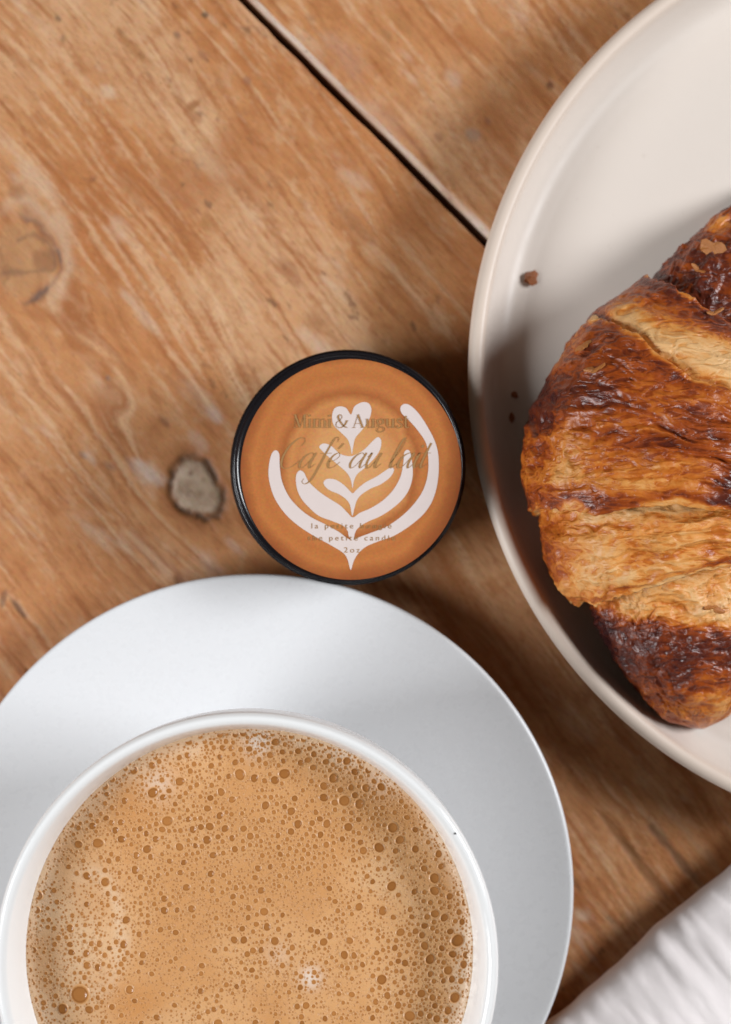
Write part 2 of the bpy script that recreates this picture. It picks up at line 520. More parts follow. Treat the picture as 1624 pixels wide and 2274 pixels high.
BLOTS = [  # px, py, half-length, half-width (m), angle, colour, amount, depth
    (330, 1050, .0045, .0026, 20, (.70, .62, .55), .75, .0001), (185, 1010, .0016, .0010, 0, (.25, .17, .13), .6, .0002),
    (205, 1020, .0022, .0012, 0, (.62, .50, .42), .6, 0), (240, 840, .0011, .0008, 0, (.22, .15, .12), .7, .0002),
    (245, 1035, .0020, .0010, 10, (.24, .14, .09), .5, .0001), (365, 935, .0026, .0010, 0, (.22, .10, .05), .6, .0001),
    (40, 1350, .0042, .0009, -8, (.10, .05, .03), .8, .0004), (70, 1500, .0030, .0007, -8, (.10, .05, .03), .75, .0004),
    (8, 1330, .0030, .0008, -60, (.15, .08, .05), .6, .0002), (455, 32, .0014, .0011, 40, (.09, .06, .04), .85, .0003),
    (394, 78, .0014, .0009, 0, (.18, .09, .06), .7, .0002), (130, 42, .0012, .0008, 0, (.16, .10, .06), .7, .0002),
    (140, 85, .0014, .0007, -40, (.24, .13, .07), .6, .0001), (450, 122, .0022, .0012, 0, (.27, .12, .06), .6, .0001),
    (205, 398, .0016, .0010, 70, (.26, .10, .04), .8, .0002), (432, 232, .0024, .0012, 75, (.30, .12, .04), .8, .0002),
    (420, 245, .0060, .0012, 0, (.33, .13, .045), .6, .0001), (300, 110, .0080, .0016, 0, (.36, .15, .05), .6, .0001),
    (550, 178, .0014, .0012, 0, (.27, .12, .07), .6, .0001), (455, 495, .0022, .0018, 0, (.36, .16, .05), .7, .0001),
    (380, 420, .0090, .0018, 0, (.35, .13, .05), .55, .0001), (285, 420, .0090, .0016, 0, (.36, .15, .055), .5, .0001),
    (80, 400, .0070, .0040, 0, (.63, .48, .34), .6, 0), (35, 430, .0030, .0020, 20, (.33, .14, .06), .6, .0001),
    (240, 205, .0022, .0022, 0, (.68, .54, .40), .6, 0), (300, 680, .0070, .0016, -4, (.64, .48, .34), .6, 0),
    (470, 370, .0080, .0030, 0, (.62, .43, .26), .5, 0), (560, 480, .0046, .0010, -3, (.68, .46, .28), .7, 0),
    (700, 720, .0040, .0022, 0, (.36, .16, .07), .6, .0001), (650, 610, .0060, .0024, 0, (.31, .12, .05), .55, .0001),
    (790, 500, .0090, .0022, 0, (.30, .12, .05), .55, .0001), (710, 770, .0060, .0030, 10, (.60, .46, .36), .6, 0),
    (440, 980, .0030, .0020, 0, (.60, .44, .34), .5, 0), (440, 880, .0060, .0030, 0, (.60, .44, .31), .4, 0),
    (480, 920, .0022, .0022, 0, (.66, .52, .45), .6, 0), (470, 1255, .0050, .0026, 0, (.60, .43, .34), .55, 0),
    (520, 1215, .0024, .0012, 0, (.60, .43, .36), .5, 0), (400, 1290, .0025, .0014, 0, (.22, .10, .06), .6, .0002),
    (1030, 1475, .0030, .0014, 0, (.30, .16, .09), .5, 0), (1290, 2035, .0022, .0018, 40, (.66, .50, .36), .85, 0),
    (1310, 2120, .0040, .0010, -5, (.52, .36, .24), .6, 0), (1460, 1840, .0120, .0012, -6, (.58, .38, .22), .7, 0),
    (1560, 1890, .0110, .0014, -6, (.58, .38, .22), .6, 0), (1500, 1900, .0150, .0014, -5, (.16, .07, .03), .7, .0002),
    (1420, 1920, .0120, .0013, -6, (.18, .08, .03), .6, .0002), (1370, 1850, .0100, .0013, -5, (.22, .09, .03), .5, .0002),
    (1450, 1760, .0090, .0013, -5, (.54, .36, .22), .5, 0), (1360, 2050, .0090, .0012, -5, (.55, .37, .22), .5, 0),
    (1222, 190, .0013, .0011, 0, (.20, .08, .04), .85, .0002), (1050, 300, .0026, .0018, 40, (.32, .22, .17), .55, .0001),
    (1010, 180, .0022, .0022, 0, (.66, .48, .36), .6, 0), (975, 305, .0016, .0012, 0, (.30, .13, .07), .6, .0001),
    (1085, 270, .0014, .0010, 0, (.26, .12, .07), .6, .0001), (760, 120, .0080, .0036, 0, (.46, .27, .20), .5, 0),
    (850, 270, .0110, .0040, 0, (.52, .34, .25), .5, 0), (900, 60, .0060, .0016, 0, (.36, .16, .055), .5, 0),
    (860, 78, .0024, .0014, 0, (.33, .15, .06), .6, .0001), (690, 40, .0020, .0014, 10, (.32, .15, .07), .5, .0001),
]

def axis(lo, hi, d0, d1, step):
    """fine spacing between d0 and d1, growing outwards"""
    a = list(np.arange(d0, d1 + step / 2, step)) if d1 > d0 else [d0]
    x, s = a[-1], step
    while x < hi - 1e-6:
        s *= 1.35; x = min(x + s, hi)
        if hi - x < s * 0.4: x = hi
        a.append(x)
    x, s = a[0], step
    pre = []
    while x > lo + 1e-6:
        s *= 1.35; x = max(x - s, lo)
        if x - lo < s * 0.4: x = lo
        pre.append(x)
    return np.array(pre[::-1] + a)

def plank(c0, c1, dg, dc, step, seed, ch0, ch1, feature):
    """board from c0 to c1 across; ch0/ch1 = chamfer widths of its two long edges"""
    ga = axis(-0.60, 0.60, dg[0], dg[1], step)
    cin = axis(c0 + ch0, c1 - ch1, max(dc[0], c0 + ch0), min(dc[1], c1 - ch1), step)
    lead = np.linspace(c0, c0 + ch0, 5)[:-1] if ch0 else np.array([])
    tail = np.linspace(c1 - ch1, c1, 5)[1:] if ch1 else np.array([])
    ca = np.concatenate([lead, cin, tail])
    G, K = np.meshgrid(ga, ca, indexing='ij')
    col, h = wood_colour(G, K, seed)
    if feature:
        col = knots(col, h, G, K)
        for i, b in enumerate(BLOTS):
            gk, ck = to_gc(b[0], b[1])
            if c0 - 0.01 < ck < c1 + 0.01:
                col = blot(col, h, G, K, *b[:5], b[5], b[6], b[7], seed=i)
    wv = 0.00035 * fbm(G * 60, K * 0, 3, 95, 3)
    e0 = np.clip((c0 + ch0 + wv - K) / max(ch0, 1e-9), 0, 1) if ch0 else 0 * K
    e1 = np.clip((K - (c1 - ch1)) / max(ch1, 1e-9), 0, 1) if ch1 else 0 * K
    h = h - 0.62 * ch0 * e0 - 0.8 * ch1 * e1 ** 2
    if ch0 > 0.001:
        col = mixc(col, (0.66, 0.53, 0.43), sstep(0.02, 0.25, e0) * (0.75 + 0.3 * fbm(G * 90, K * 400, 2, 97, 3)))
    # sides and underside
    n0, n1 = len(ga), len(ca)
    if feature:
        chip = 0.00012 * fbm(G * 130, 0 * G, seed, 98, 4) + 0.0003 * sstep(0.45, 0.9, fbm(G * 45, 0 * G, seed, 99, 3))
        K = K - chip * sstep(c1 - 0.004, c1, K) + 0.5 * chip * sstep(c0 + 0.003, c0, K)
    V = np.stack([G, K, h], -1)
    lo = V[:, :1].copy(); lo[..., 2] = -0.024
    hi = V[:, -1:].copy(); hi[..., 2] = -0.024
    V = np.concatenate([lo, V, hi], 1)
    dk = np.array((0.14, 0.07, 0.035))
    cc = np.concatenate([np.zeros_like(col[:, :1]) + dk, col, np.zeros_like(col[:, :1]) + dk], 1)
    cc[:, 1] = cc[:, 1] * 0.6 + dk * 0.4
    q = grid_quads(n0, n1 + 2)
    me = np_mesh('plank', V, q[:, ::-1], cc)
    me.polygons.foreach_set('use_smooth', np.ones(len(me.polygons), bool))
    return link('plank', me, M_WOOD, table)

plank(-0.1290, 0.0786, (-0.20, 0.20), (-0.1290, 0.0786), 0.00062, 1.3, 0.0006, 0.0005, True)
plank(0.0809, 0.2810, (-0.20, 0.16), (0.0809, 0.185), 0.00075, 5.7, 0.0018, 0.0006, True)
plank(-0.3350, -0.1312, (0.0, 0.0), (-0.20, -0.14), 0.006, 9.1, 0.0010, 0.0008, False)
plank(0.2832, 0.4800, (0.0, 0.0), (0.30, 0.36), 0.006, 12.4, 0.0010, 0.0008, False)

# ------------------------------------------------------------------ saucer
saucer_c = Vector((-0.0306, -0.1060, 0))
sp = [(0.0, 0.0075), (0.020, 0.0075), (0.0300, 0.0076), (0.0330, 0.0082), (0.0350, 0.0088), (0.050, 0.0100),
      (0.068, 0.0120), (0.080, 0.0138), (0.0866, 0.0150), (0.0880, 0.0151), (0.0886, 0.0146), (0.0882, 0.0138),
      (0.0835, 0.0118), (0.066, 0.0075), (0.050, 0.0048), (0.0440, 0.0030), (0.0432, 0.0006), (0.0420, 0.0002),
      (0.0405, 0.0006), (0.0395, 0.0026), (0.020, 0.0030), (0.0, 0.0030)]
o = link('saucer', lathe('saucer', sp, 224), M_SAUCER)
o.location = saucer_c
tag(o, 'wide plain white saucer under the coffee cup', 'saucer')

# ------------------------------------------------------------------ cup
cup_c = Vector((-0.0287, -0.1090, 0))
cup = empty('coffee_cup', cup_c)
tag(cup, 'large white porcelain cup with thick rim, filled with frothy coffee', 'cup')
cp = [(0.0, 0.0096), (0.026, 0.0096), (0.0285, 0.0084), (0.0305, 0.0082), (0.0312, 0.0095), (0.0325, 0.0130), (0.042, 0.0210),
      (0.0530, 0.0370), (0.0578, 0.0500), (0.0599, 0.0600), (0.0606, 0.0690), (0.0608, 0.0735), (0.0603, 0.0747),
      (0.0594, 0.0752), (0.0582, 0.0746), (0.0574, 0.0732), (0.0562, 0.0690), (0.0545, 0.0600), (0.0500, 0.0430), (0.042, 0.0280),
      (0.030, 0.0180), (0.012, 0.0145), (0.0, 0.0145)]
link('bowl', lathe('bowl', cp, 224), M_CUP, cup)

def tube(name, pts, rad, seg=16, flat=1.0):
    p = catmull(pts, 6)
    T = np.gradient(p, axis=0); T /= np.linalg.norm(T, axis=1)[:, None]
    side = np.array((0, 0, 1.0)); out = []
    a = np.linspace(0, 2 * np.pi, seg, endpoint=False)
    up = np.cross(T[0], side)
    sd = np.array((-math.sin(HANG), math.cos(HANG), 0.0))
    for q, t in zip(p, T):
        n = np.cross(sd, t); n /= np.linalg.norm(n)
        out.append(q + rad * (np.cos(a)[:, None] * sd * flat + np.sin(a)[:, None] * n))
    return np_mesh(name, np.array(out), grid_quads(len(p), seg, True))

HANG = R(-75)
hv = lambda r, z: (r * math.cos(HANG), r * math.sin(HANG), z)
link('handle', tube('handle', [hv(0.058, 0.062), hv(0.072, 0.065), hv(0.084, 0.058), hv(0.085, 0.044), hv(0.074, 0.031), hv(0.050, 0.030)], 0.0042, 16, 1.5), M_CUP, cup)

# ------------------------------------------------------------------ coffee with foam and bubbles
COF_Z = 0.0635
COF_R = 0.0556
coffee = empty('coffee', (cup_c.x, cup_c.y, COF_Z))
tag(coffee, 'frothy milky coffee covered in amber bubbles inside the white cup', 'coffee')

def cpx(px, py):
    v = at(px, py, COF_Z); return v.x - cup_c.x, v.y - cup_c.y

def foam_tone(x, y):
    r = np.hypot(x, y) / COF_R
    col = np.ones(x.shape + (3,)) * np.array((0.670, 0.360, 0.155))
    n = fbm(x * 55, y * 55, 1, 3, 4)
    col = mixc(col, (0.73, 0.455, 0.24), sstep(0.0, 0.8, n) * 0.7)
    col = mixc(col, (0.585, 0.275, 0.095), sstep(0.0, 0.8, -n) * 0.7)
    # creamier pool at the left edge, darker crema beside it
    lx, ly = cpx(150, 2110)
    e = np.exp(-(((x - lx) / 0.011) ** 2 + ((y - ly) / 0.019) ** 2) + 0.4 * n)
    col = mixc(col, (0.74, 0.53, 0.34), np.clip(e, 0, 1) * 0.65)
    lx, ly = cpx(235, 2085)
    d = np.sqrt(((x - lx + 0.006) / 0.011) ** 2 + ((y - ly) / 0.017) ** 2) + 0.2 * n
    col = mixc(col, (0.76, 0.56, 0.38), np.exp(-((d - 0.9) / 0.16) ** 2) * sstep(-0.004, 0.006, x - lx + 0.008) * 0.5)
    lx, ly = cpx(300, 2230)
    col = mixc(col, (0.52, 0.215, 0.055), np.exp(-(((x - lx) / 0.010) ** 2 + ((y - ly) / 0.008) ** 2)) * 0.7)
    lx, ly = cpx(290, 1790)
    col = mixc(col, (0.53, 0.225, 0.062), np.exp(-(((x - lx) / 0.011) ** 2 + ((y - ly) / 0.008) ** 2)) * 0.6)
    for px, py, s, a in ((575, 1645, .0030, .85), (690, 2170, .0024, .8), (770, 1665, .0040, .5), (350, 1740, .0040, .45), (850, 1730, .0030, .45), (620, 2120, .0030, .25)):
        lx, ly = cpx(px, py)
        q = np.exp(-((x - lx) ** 2 + (y - ly) ** 2) / s ** 2 * (1 + 0.6 * n))
        col = mixc(col, (0.82, 0.70, 0.60), np.clip(q, 0, 1) * a)
    # pale skin of foam along the wall
    ang = np.arctan2(y, x)
    rim = sstep(0.88, 0.99, r + 0.05 * n)
    col = mixc(col, (0.76, 0.58, 0.42), rim * (0.42 + 0.45 * np.exp(-((ang - 0.25) / 0.7) ** 2)))
    return col

nr, na = 150, 560
rr_ = np.concatenate([[0.0], np.linspace(0.0008, COF_R, nr - 1)])
aa_ = np.linspace(0, 2 * np.pi, na, endpoint=False)
Rr, Aa = np.meshgrid(rr_, aa_, indexing='ij')
FX, FY = Rr * np.cos(Aa), Rr * np.sin(Aa)

def foam_z(x, y):
    r = np.hypot(x, y) / COF_R
    return 0.00012 * fbm(x * 120, y * 120, 2, 13, 3) + 0.0007 * sstep(0.94, 1.0, r) ** 2

FZ = foam_z(FX, FY)
fv = np.stack([FX, FY, FZ], -1)
fcol = foam_tone(FX, FY)
skirt = fv[-1:].copy(); skirt[..., :2] *= 0.93; skirt[..., 2] = -0.006
fv = np.concatenate([fv, skirt], 0); fcol = np.concatenate([fcol, fcol[-1:]], 0)
link('foam', np_mesh('foam', fv, grid_quads(nr + 1, na, True)[:, ::-1].copy()[:, ::-1], fcol), M_FOAM, coffee)

def bubble_geo(seg, squash=1.0, wob=0.0, seed=0):
    """crater of unit radius: pale lip, steep wall, glossy floor"""
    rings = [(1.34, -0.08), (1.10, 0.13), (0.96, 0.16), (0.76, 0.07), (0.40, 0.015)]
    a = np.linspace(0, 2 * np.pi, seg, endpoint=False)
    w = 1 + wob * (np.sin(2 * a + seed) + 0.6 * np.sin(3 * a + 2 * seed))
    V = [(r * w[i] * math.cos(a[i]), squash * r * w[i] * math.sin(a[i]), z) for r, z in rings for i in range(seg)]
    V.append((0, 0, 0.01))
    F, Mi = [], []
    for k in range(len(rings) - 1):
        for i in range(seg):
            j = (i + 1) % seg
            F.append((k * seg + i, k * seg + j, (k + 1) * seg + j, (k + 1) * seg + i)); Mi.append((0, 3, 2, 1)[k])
    b = (len(rings) - 1) * seg
    for i in range(seg):
        F.append((b + i, b + (i + 1) % seg, len(V) - 1)); Mi.append(1)
    return np.array(V), F, Mi

# bubble positions: larger ones gather along the top and the right
pts = []
cell = {}
def free(x, y, r):
    ci, cj = int(x // 0.004), int(y // 0.004)
    for i in range(ci - 1, ci + 2):
        for j in range(cj - 1, cj + 2):
            for (u, v, s) in cell.get((i, j), ()):
                if (u - x) ** 2 + (v - y) ** 2 < (1.12 * (r + s)) ** 2: return False
    return True
def put(x, y, r):
    pts.append((x, y, r)); cell.setdefault((int(x // 0.004), int(y // 0.004)), []).append((x, y, r))
PHOTO = [(178, 2208, .0021), (140, 2240, .0012), (1016, 2088, .0015), (798, 1785, .0012), (765, 1778, .0013), (533, 1720, .0014),
         (632, 1718, .0014), (740, 1728, .0012), (372, 1823, .0013), (218, 1872, .0014), (340, 1760, .0013), (400, 1735, .0012),
         (872, 1838, .0012), (842, 1882, .0012), (888, 1865, .0011), (965, 1950, .0013), (870, 1968, .0012), (965, 1978, .0012),
         (850, 2022, .0012), (955, 2130, .0013), (910, 2256, .0013), (848, 2175, .0012), (868, 2180, .0011), (770, 1690, .0010),
         (662, 1830, .0011), (500, 1840, .0010), (460, 1865, .0010), (765, 2120, .0011), (1010, 2215, .0012), (540, 1700, .0012)]
for px, py, r in PHOTO:
    x, y = cpx(px, py)
    if math.hypot(x, y) < COF_R - r * 1.4 and free(x, y, r): put(x, y, r)
def dens(x, y):
    a = math.atan2(y, x); r = math.hypot(x, y) / COF_R
    top = math.exp(-((a - 1.35) / 0.9) ** 2) * r
    right = math.exp(-((a + 0.05) / 0.75) ** 2) * r
    nz = 0.85 + 0.9 * float(fbm(np.array(x * 75), np.array(y * 75), 1, 23, 3))
    return min(1.0, max(0.04, nz) * (0.19 + 1.25 * max(top, right) ** 1.2))
for rad_lo, rad_hi, tries in ((.00075, .00105, 1200), (.00055, .00075, 3400), (.00036, .00055, 6000), (.00024, .00036, 9000), (.00016, .00024, 12000)):
    for _ in range(tries):
        a = random.uniform(0, 2 * math.pi); q = COF_R * math.sqrt(random.random())
        x, y = q * math.cos(a), q * math.sin(a)
        r = rad_lo + (rad_hi - rad_lo) * random.random() ** 1.5
        if q > COF_R - 1.4 * r: continue
        d = dens(x, y)
        if rad_lo > .0003:
            if y < -0.030: continue
            if random.random() > d * (0.60 if rad_lo > .0007 else 0.90): continue
        elif random.random() > 0.30 + 0.6 * d: continue
        if free(x, y, r): put(x, y, r)
pts.sort(key=lambda t: -t[2])
in_view = lambda t: t[1] + cup_c.y > -0.1478 * (CAM_H - COF_Z) / CAM_H - 0.001
big = [t for t in pts if in_view(t)][:300]
bigset = set(big)
rest = [t for t in pts if t not in bigset]
variants = []
for k in range(5):
    V, F, Mi = bubble_geo(14, 1 - 0.06 * k, 0.02 + 0.012 * k, k * 1.3)
    me = bpy.data.meshes.new('bubble'); me.from_pydata(V.tolist(), [], F)
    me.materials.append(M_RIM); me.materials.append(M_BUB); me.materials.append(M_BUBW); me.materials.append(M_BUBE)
    me.polygons.foreach_set('material_index', Mi)
    me.polygons.foreach_set('use_smooth', [True] * len(F))
    variants.append(me)
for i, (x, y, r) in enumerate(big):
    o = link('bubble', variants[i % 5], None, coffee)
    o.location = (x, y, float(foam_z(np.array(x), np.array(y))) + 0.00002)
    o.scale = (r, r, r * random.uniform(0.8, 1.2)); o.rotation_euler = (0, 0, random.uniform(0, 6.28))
V0, F0, M0 = bubble_geo(8)
AV, AF, AM = [], [], []
xs = np.array([t[0] for t in rest]); ys = np.array([t[1] for t in rest]); zs = foam_z(xs, ys)
for k, (x, y, r) in enumerate(rest):
    b = len(AV) * len(V0)
    AV.append(V0 * np.array((r, r, r * 0.9)) + np.array((x, y, zs[k] + 0.00002)))
    AF += [tuple(i + b for i in f) for f in F0]; AM += M0
me = bpy.data.meshes.new('small_bubbles'); me.from_pydata(np.concatenate(AV).tolist(), [], AF)
me.materials.append(M_RIM); me.materials.append(M_BUB); me.materials.append(M_BUBW); me.materials.append(M_BUBE)
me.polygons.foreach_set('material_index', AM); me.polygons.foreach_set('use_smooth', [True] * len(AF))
o = link('small_bubbles', me, None, coffee); tag(o, kind='stuff')

# ------------------------------------------------------------------ candle tin with printed label
TIN_Z = 0.0340
tin_c = at(772, 1036, TIN_Z); tin_c.z = 0
candle = empty('candle_tin', tin_c)
candle.scale = (0.977, 0.977, 1.0)
tag(candle, 'small round black candle tin with an orange latte art label on its lid', 'candle tin')
tp = [(0.0, 0.0004), (0.0285, 0.0004), (0.0296, 0.0008), (0.0302, 0.0018), (0.0303, 0.0040), (0.0303, 0.0240), (0.0300, 0.0250), (0.0, 0.0250)]
link('tin', lathe('tin', tp, 160, smooth_n=3), M_TIN, candle)
lp = [(0.0, 0.0340), (0.0290, 0.0340), (0.0306, 0.0340), (0.0309, 0.03390), (0.03115, 0.03365), (0.03130, 0.0332), (0.0313, 0.0326),
      (0.0313, 0.0260), (0.0312, 0.0245), (0.0311, 0.0236), (0.0308, 0.0234), (0.0306, 0.0240), (0.0306, 0.0255), (0.0, 0.0255)]
link('lid', lathe('lid', lp, 192, smooth_n=3), M_TIN, candle)

lab_off = Vector((0.00095, -0.00080, 0))
rl = np.linspace(0, 0.03015, 60); al = np.linspace(0, 2 * np.pi, 160, endpoint=False)
Rl, Al = np.meshgrid(rl, al, indexing='ij')
Lv = np.stack([Rl * np.cos(Al), Rl * np.sin(Al), np.where(Rl > 0.0300, 0.00002, 0.00006)], -1)
label = link('label', np_mesh('label', Lv, grid_quads(60, 160, True)), M_LABEL, candle)
label.location = (lab_off.x, lab_off.y, TIN_Z + 0.00004)

KA = 4.12e-5
def lab(x, y): return ((x - 822) * KA, (842 - y) * KA)
ART = [
 [(712, 440), (745, 424), (790, 435), (822, 478), (845, 425), (895, 397), (940, 405), (958, 450), (940, 515), (900, 575), (852, 632), (838, 685), (828, 740), (818, 690), (798, 640), (750, 592), (706, 545), (697, 485)],
 [(612, 690), (640, 670), (690, 685), (745, 735), (800, 754), (850, 746), (910, 710), (965, 655), (1000, 628), (1022, 650), (1015, 710), (975, 770), (915, 830), (865, 872), (843, 915), (832, 965), (822, 915), (795, 865), (735, 810), (670, 755), (625, 712)],
 [(640, 928), (665, 905), (720, 910), (775, 945), (815, 985), (835, 1000), (860, 975), (915, 930), (990, 890), (1050, 850), (1090, 828), (1107, 848), (1080, 895), (1020, 940), (950, 970), (890, 1010), (860, 1050), (845, 1100), (830, 1150), (816, 1080), (790, 1040), (740, 1005), (690, 985), (655, 960)],
 [(458, 885), (480, 850), (510, 862), (540, 920), (600, 980), (670, 1030), (750, 1080), (800, 1130), (835, 1160), (880, 1130), (950, 1100), (1030, 1050), (1100, 980), (1150, 890), (1170, 790), (1175, 730), (1198, 712), (1218, 740), (1232, 850), (1220, 940), (1180, 1020), (1110, 1090), (1020, 1150), (930, 1190), (875, 1225), (850, 1260), (835, 1315), (808, 1285), (800, 1250), (770, 1215), (700, 1185), (610, 1150), (540, 1090), (490, 1030), (462, 960)],
 [(292, 750), (320, 715), (346, 738), (350, 820), (365, 920), (410, 1020), (480, 1100), (560, 1160), (650, 1205), (740, 1255), (800, 1300), (835, 1310), (880, 1290), (960, 1260), (1060, 1220), (1160, 1150), (1240, 1070), (1300, 980), (1330, 880), (1335, 770), (1320, 670), (1270, 590), (1210, 520), (1160, 472), (1150, 432), (1175, 408), (1215, 418), (1270, 470), (1330, 560), (1380, 660), (1402, 760), (1400, 900), (1370, 1030), (1310, 1130), (1220, 1210), (1110, 1280), (1000, 1320), (920, 1355), (870, 1400), (840, 1450), (820, 1508), (800, 1440), (770, 1395), (690, 1345), (590, 1290), (480, 1220), (390, 1140), (320, 1040), (285, 940), (275, 850)],
]
for k, outl in enumerate(ART):
    p = catmull(outl, 5, True)
    bm = bmesh.new()
    vs_ = [bm.verts.new((*lab(x, y), 0.00010 + 0.000004 * k)) for x, y in p]
    f = bm.faces.new(vs_)
    bmesh.ops.triangulate(bm, faces=[f])
    bmesh.ops.recalc_face_normals(bm, faces=bm.faces)
    me = bpy.data.meshes.new('foam_leaf'); bm.to_mesh(me); bm.free()
    if me.polygons[0].normal.z < 0: me.flip_normals()
    link('foam_leaf' if k else 'foam_heart', me, M_ART, label)

def ribbon(bm, p, w, z):
    """flat stroke along polyline p with half-widths w"""
    p = np.asarray(p, float)
    t = np.gradient(p, axis=0); t /= np.maximum(np.linalg.norm(t, axis=1), 1e-9)[:, None]
    n = np.stack([-t[:, 1], t[:, 0]], 1)
    L = [bm.verts.new((*q, z)) for q in p + n * w[:, None]]
    Rr2 = [bm.verts.new((*q, z)) for q in p - n * w[:, None]]
    for i in range(len(p) - 1):
        bm.faces.new((L[i], Rr2[i], Rr2[i + 1], L[i + 1]))

def lettering(strokes, xf, z, name='lettering'):
    bm = bmesh.new()
    for si, (pts_, wid) in enumerate(strokes):
        p = catmull(pts_, 7) if len(pts_) > 2 else np.array(pts_, float)
        p = np.array([xf(x, y) for x, y in p])
        t = np.gradient(p, axis=0); ang = np.arctan2(t[:, 1], t[:, 0])
        if wid[0] == 'nib':
            down = np.clip(-np.sin(ang), 0, 1)
            w = wid[1] + (wid[2] - wid[1]) * down ** 1.5
            w = np.convolve(np.pad(w, 2, 'edge'), np.ones(5) / 5, 'valid')
        elif wid[0] == 'vert':
            w = wid[1] + (wid[2] - wid[1]) * np.abs(np.sin(ang)) ** 1.5
        else:
            w = np.full(len(p), wid[1])
        ribbon(bm, p, w, si * 1.5e-6)
    me = bpy.data.meshes.new(name); bm.to_mesh(me); bm.free()
    o = link(name, me, M_GOLD, label); o.location.z = z
    return o

# -- script line
SC = {
 'C': ([[(1.0, 1.45), (1.12, 1.72), (0.98, 1.98), (0.6, 1.95), (0.2, 1.45), (0.02, 0.8), (0.12, 0.18), (0.5, -0.04), (0.95, 0.15), (1.25, 0.5)]], 1.28),
 'a': ([[(0.85, 0.82), (0.62, 1.0), (0.25, 0.78), (0.08, 0.32), (0.22, 0.0), (0.5, 0.16), (0.8, 0.72)], [(0.92, 1.0), (0.78, 0.35), (0.86, 0.0), (1.15, 0.28)]], 1.14),
 'f': ([[(0.98, 1.72), (0.92, 2.0), (0.68, 1.95), (0.50, 1.2), (0.34, 0.2), (0.16, -0.7), (-0.12, -1.05), (-0.42, -0.95), (-0.40, -0.70)], [(0.08, 0.96), (0.86, 0.98)]], 0.80),
 'e': ([[(0.08, 0.42), (0.42, 0.50), (0.68, 0.78), (0.52, 1.0), (0.22, 0.78), (0.08, 0.32), (0.28, 0.0), (0.58, 0.10), (0.86, 0.40)]], 0.92),
 'E': ([[(0.08, 0.42), (0.42, 0.50), (0.68, 0.78), (0.52, 1.0), (0.22, 0.78), (0.08, 0.32), (0.28, 0.0), (0.58, 0.10), (0.86, 0.40)], [(0.62, 1.62), (0.42, 1.28)]], 0.92),
 'u': ([[(-0.02, 0.72), (0.16, 1.0), (0.06, 0.40), (0.18, 0.0), (0.42, 0.12), (0.72, 0.80)], [(0.80, 1.0), (0.68, 0.32), (0.78, 0.0), (1.06, 0.28)]], 1.06),
 'l': ([[(0.0, 0.30), (0.30, 1.0), (0.46, 1.75), (0.36, 2.0), (0.22, 1.6), (0.06, 0.45), (0.16, 0.0), (0.44, 0.28)]], 0.48),
 'i': ([[(0.0, 0.70), (0.16, 1.0), (0.06, 0.35), (0.16, 0.0), (0.42, 0.28)], [(0.20, 1.52), (0.16, 1.36)]], 0.46),
 't': ([[(0.22, 1.65), (0.08, 0.45), (0.16, 0.0), (0.46, 0.28)], [(-0.14, 0.98), (0.46, 1.0)]], 0.5),
 ' ': ([], 0.62),
}
x = 0.0; st = []
for ch in 'CafE au lait':
    ss, adv = SC[ch]
    for s in ss: st.append(([(q[0] + x, q[1]) for q in s], ('nib', 0.000075, 0.00031)))
    x += adv
U = 0.0414 / (x + 0.3)
lettering(st, lambda a, b: (-0.0198 + (a + 0.40 * b) * U, 0.0004 + b * U * 1.04), 0.00016)

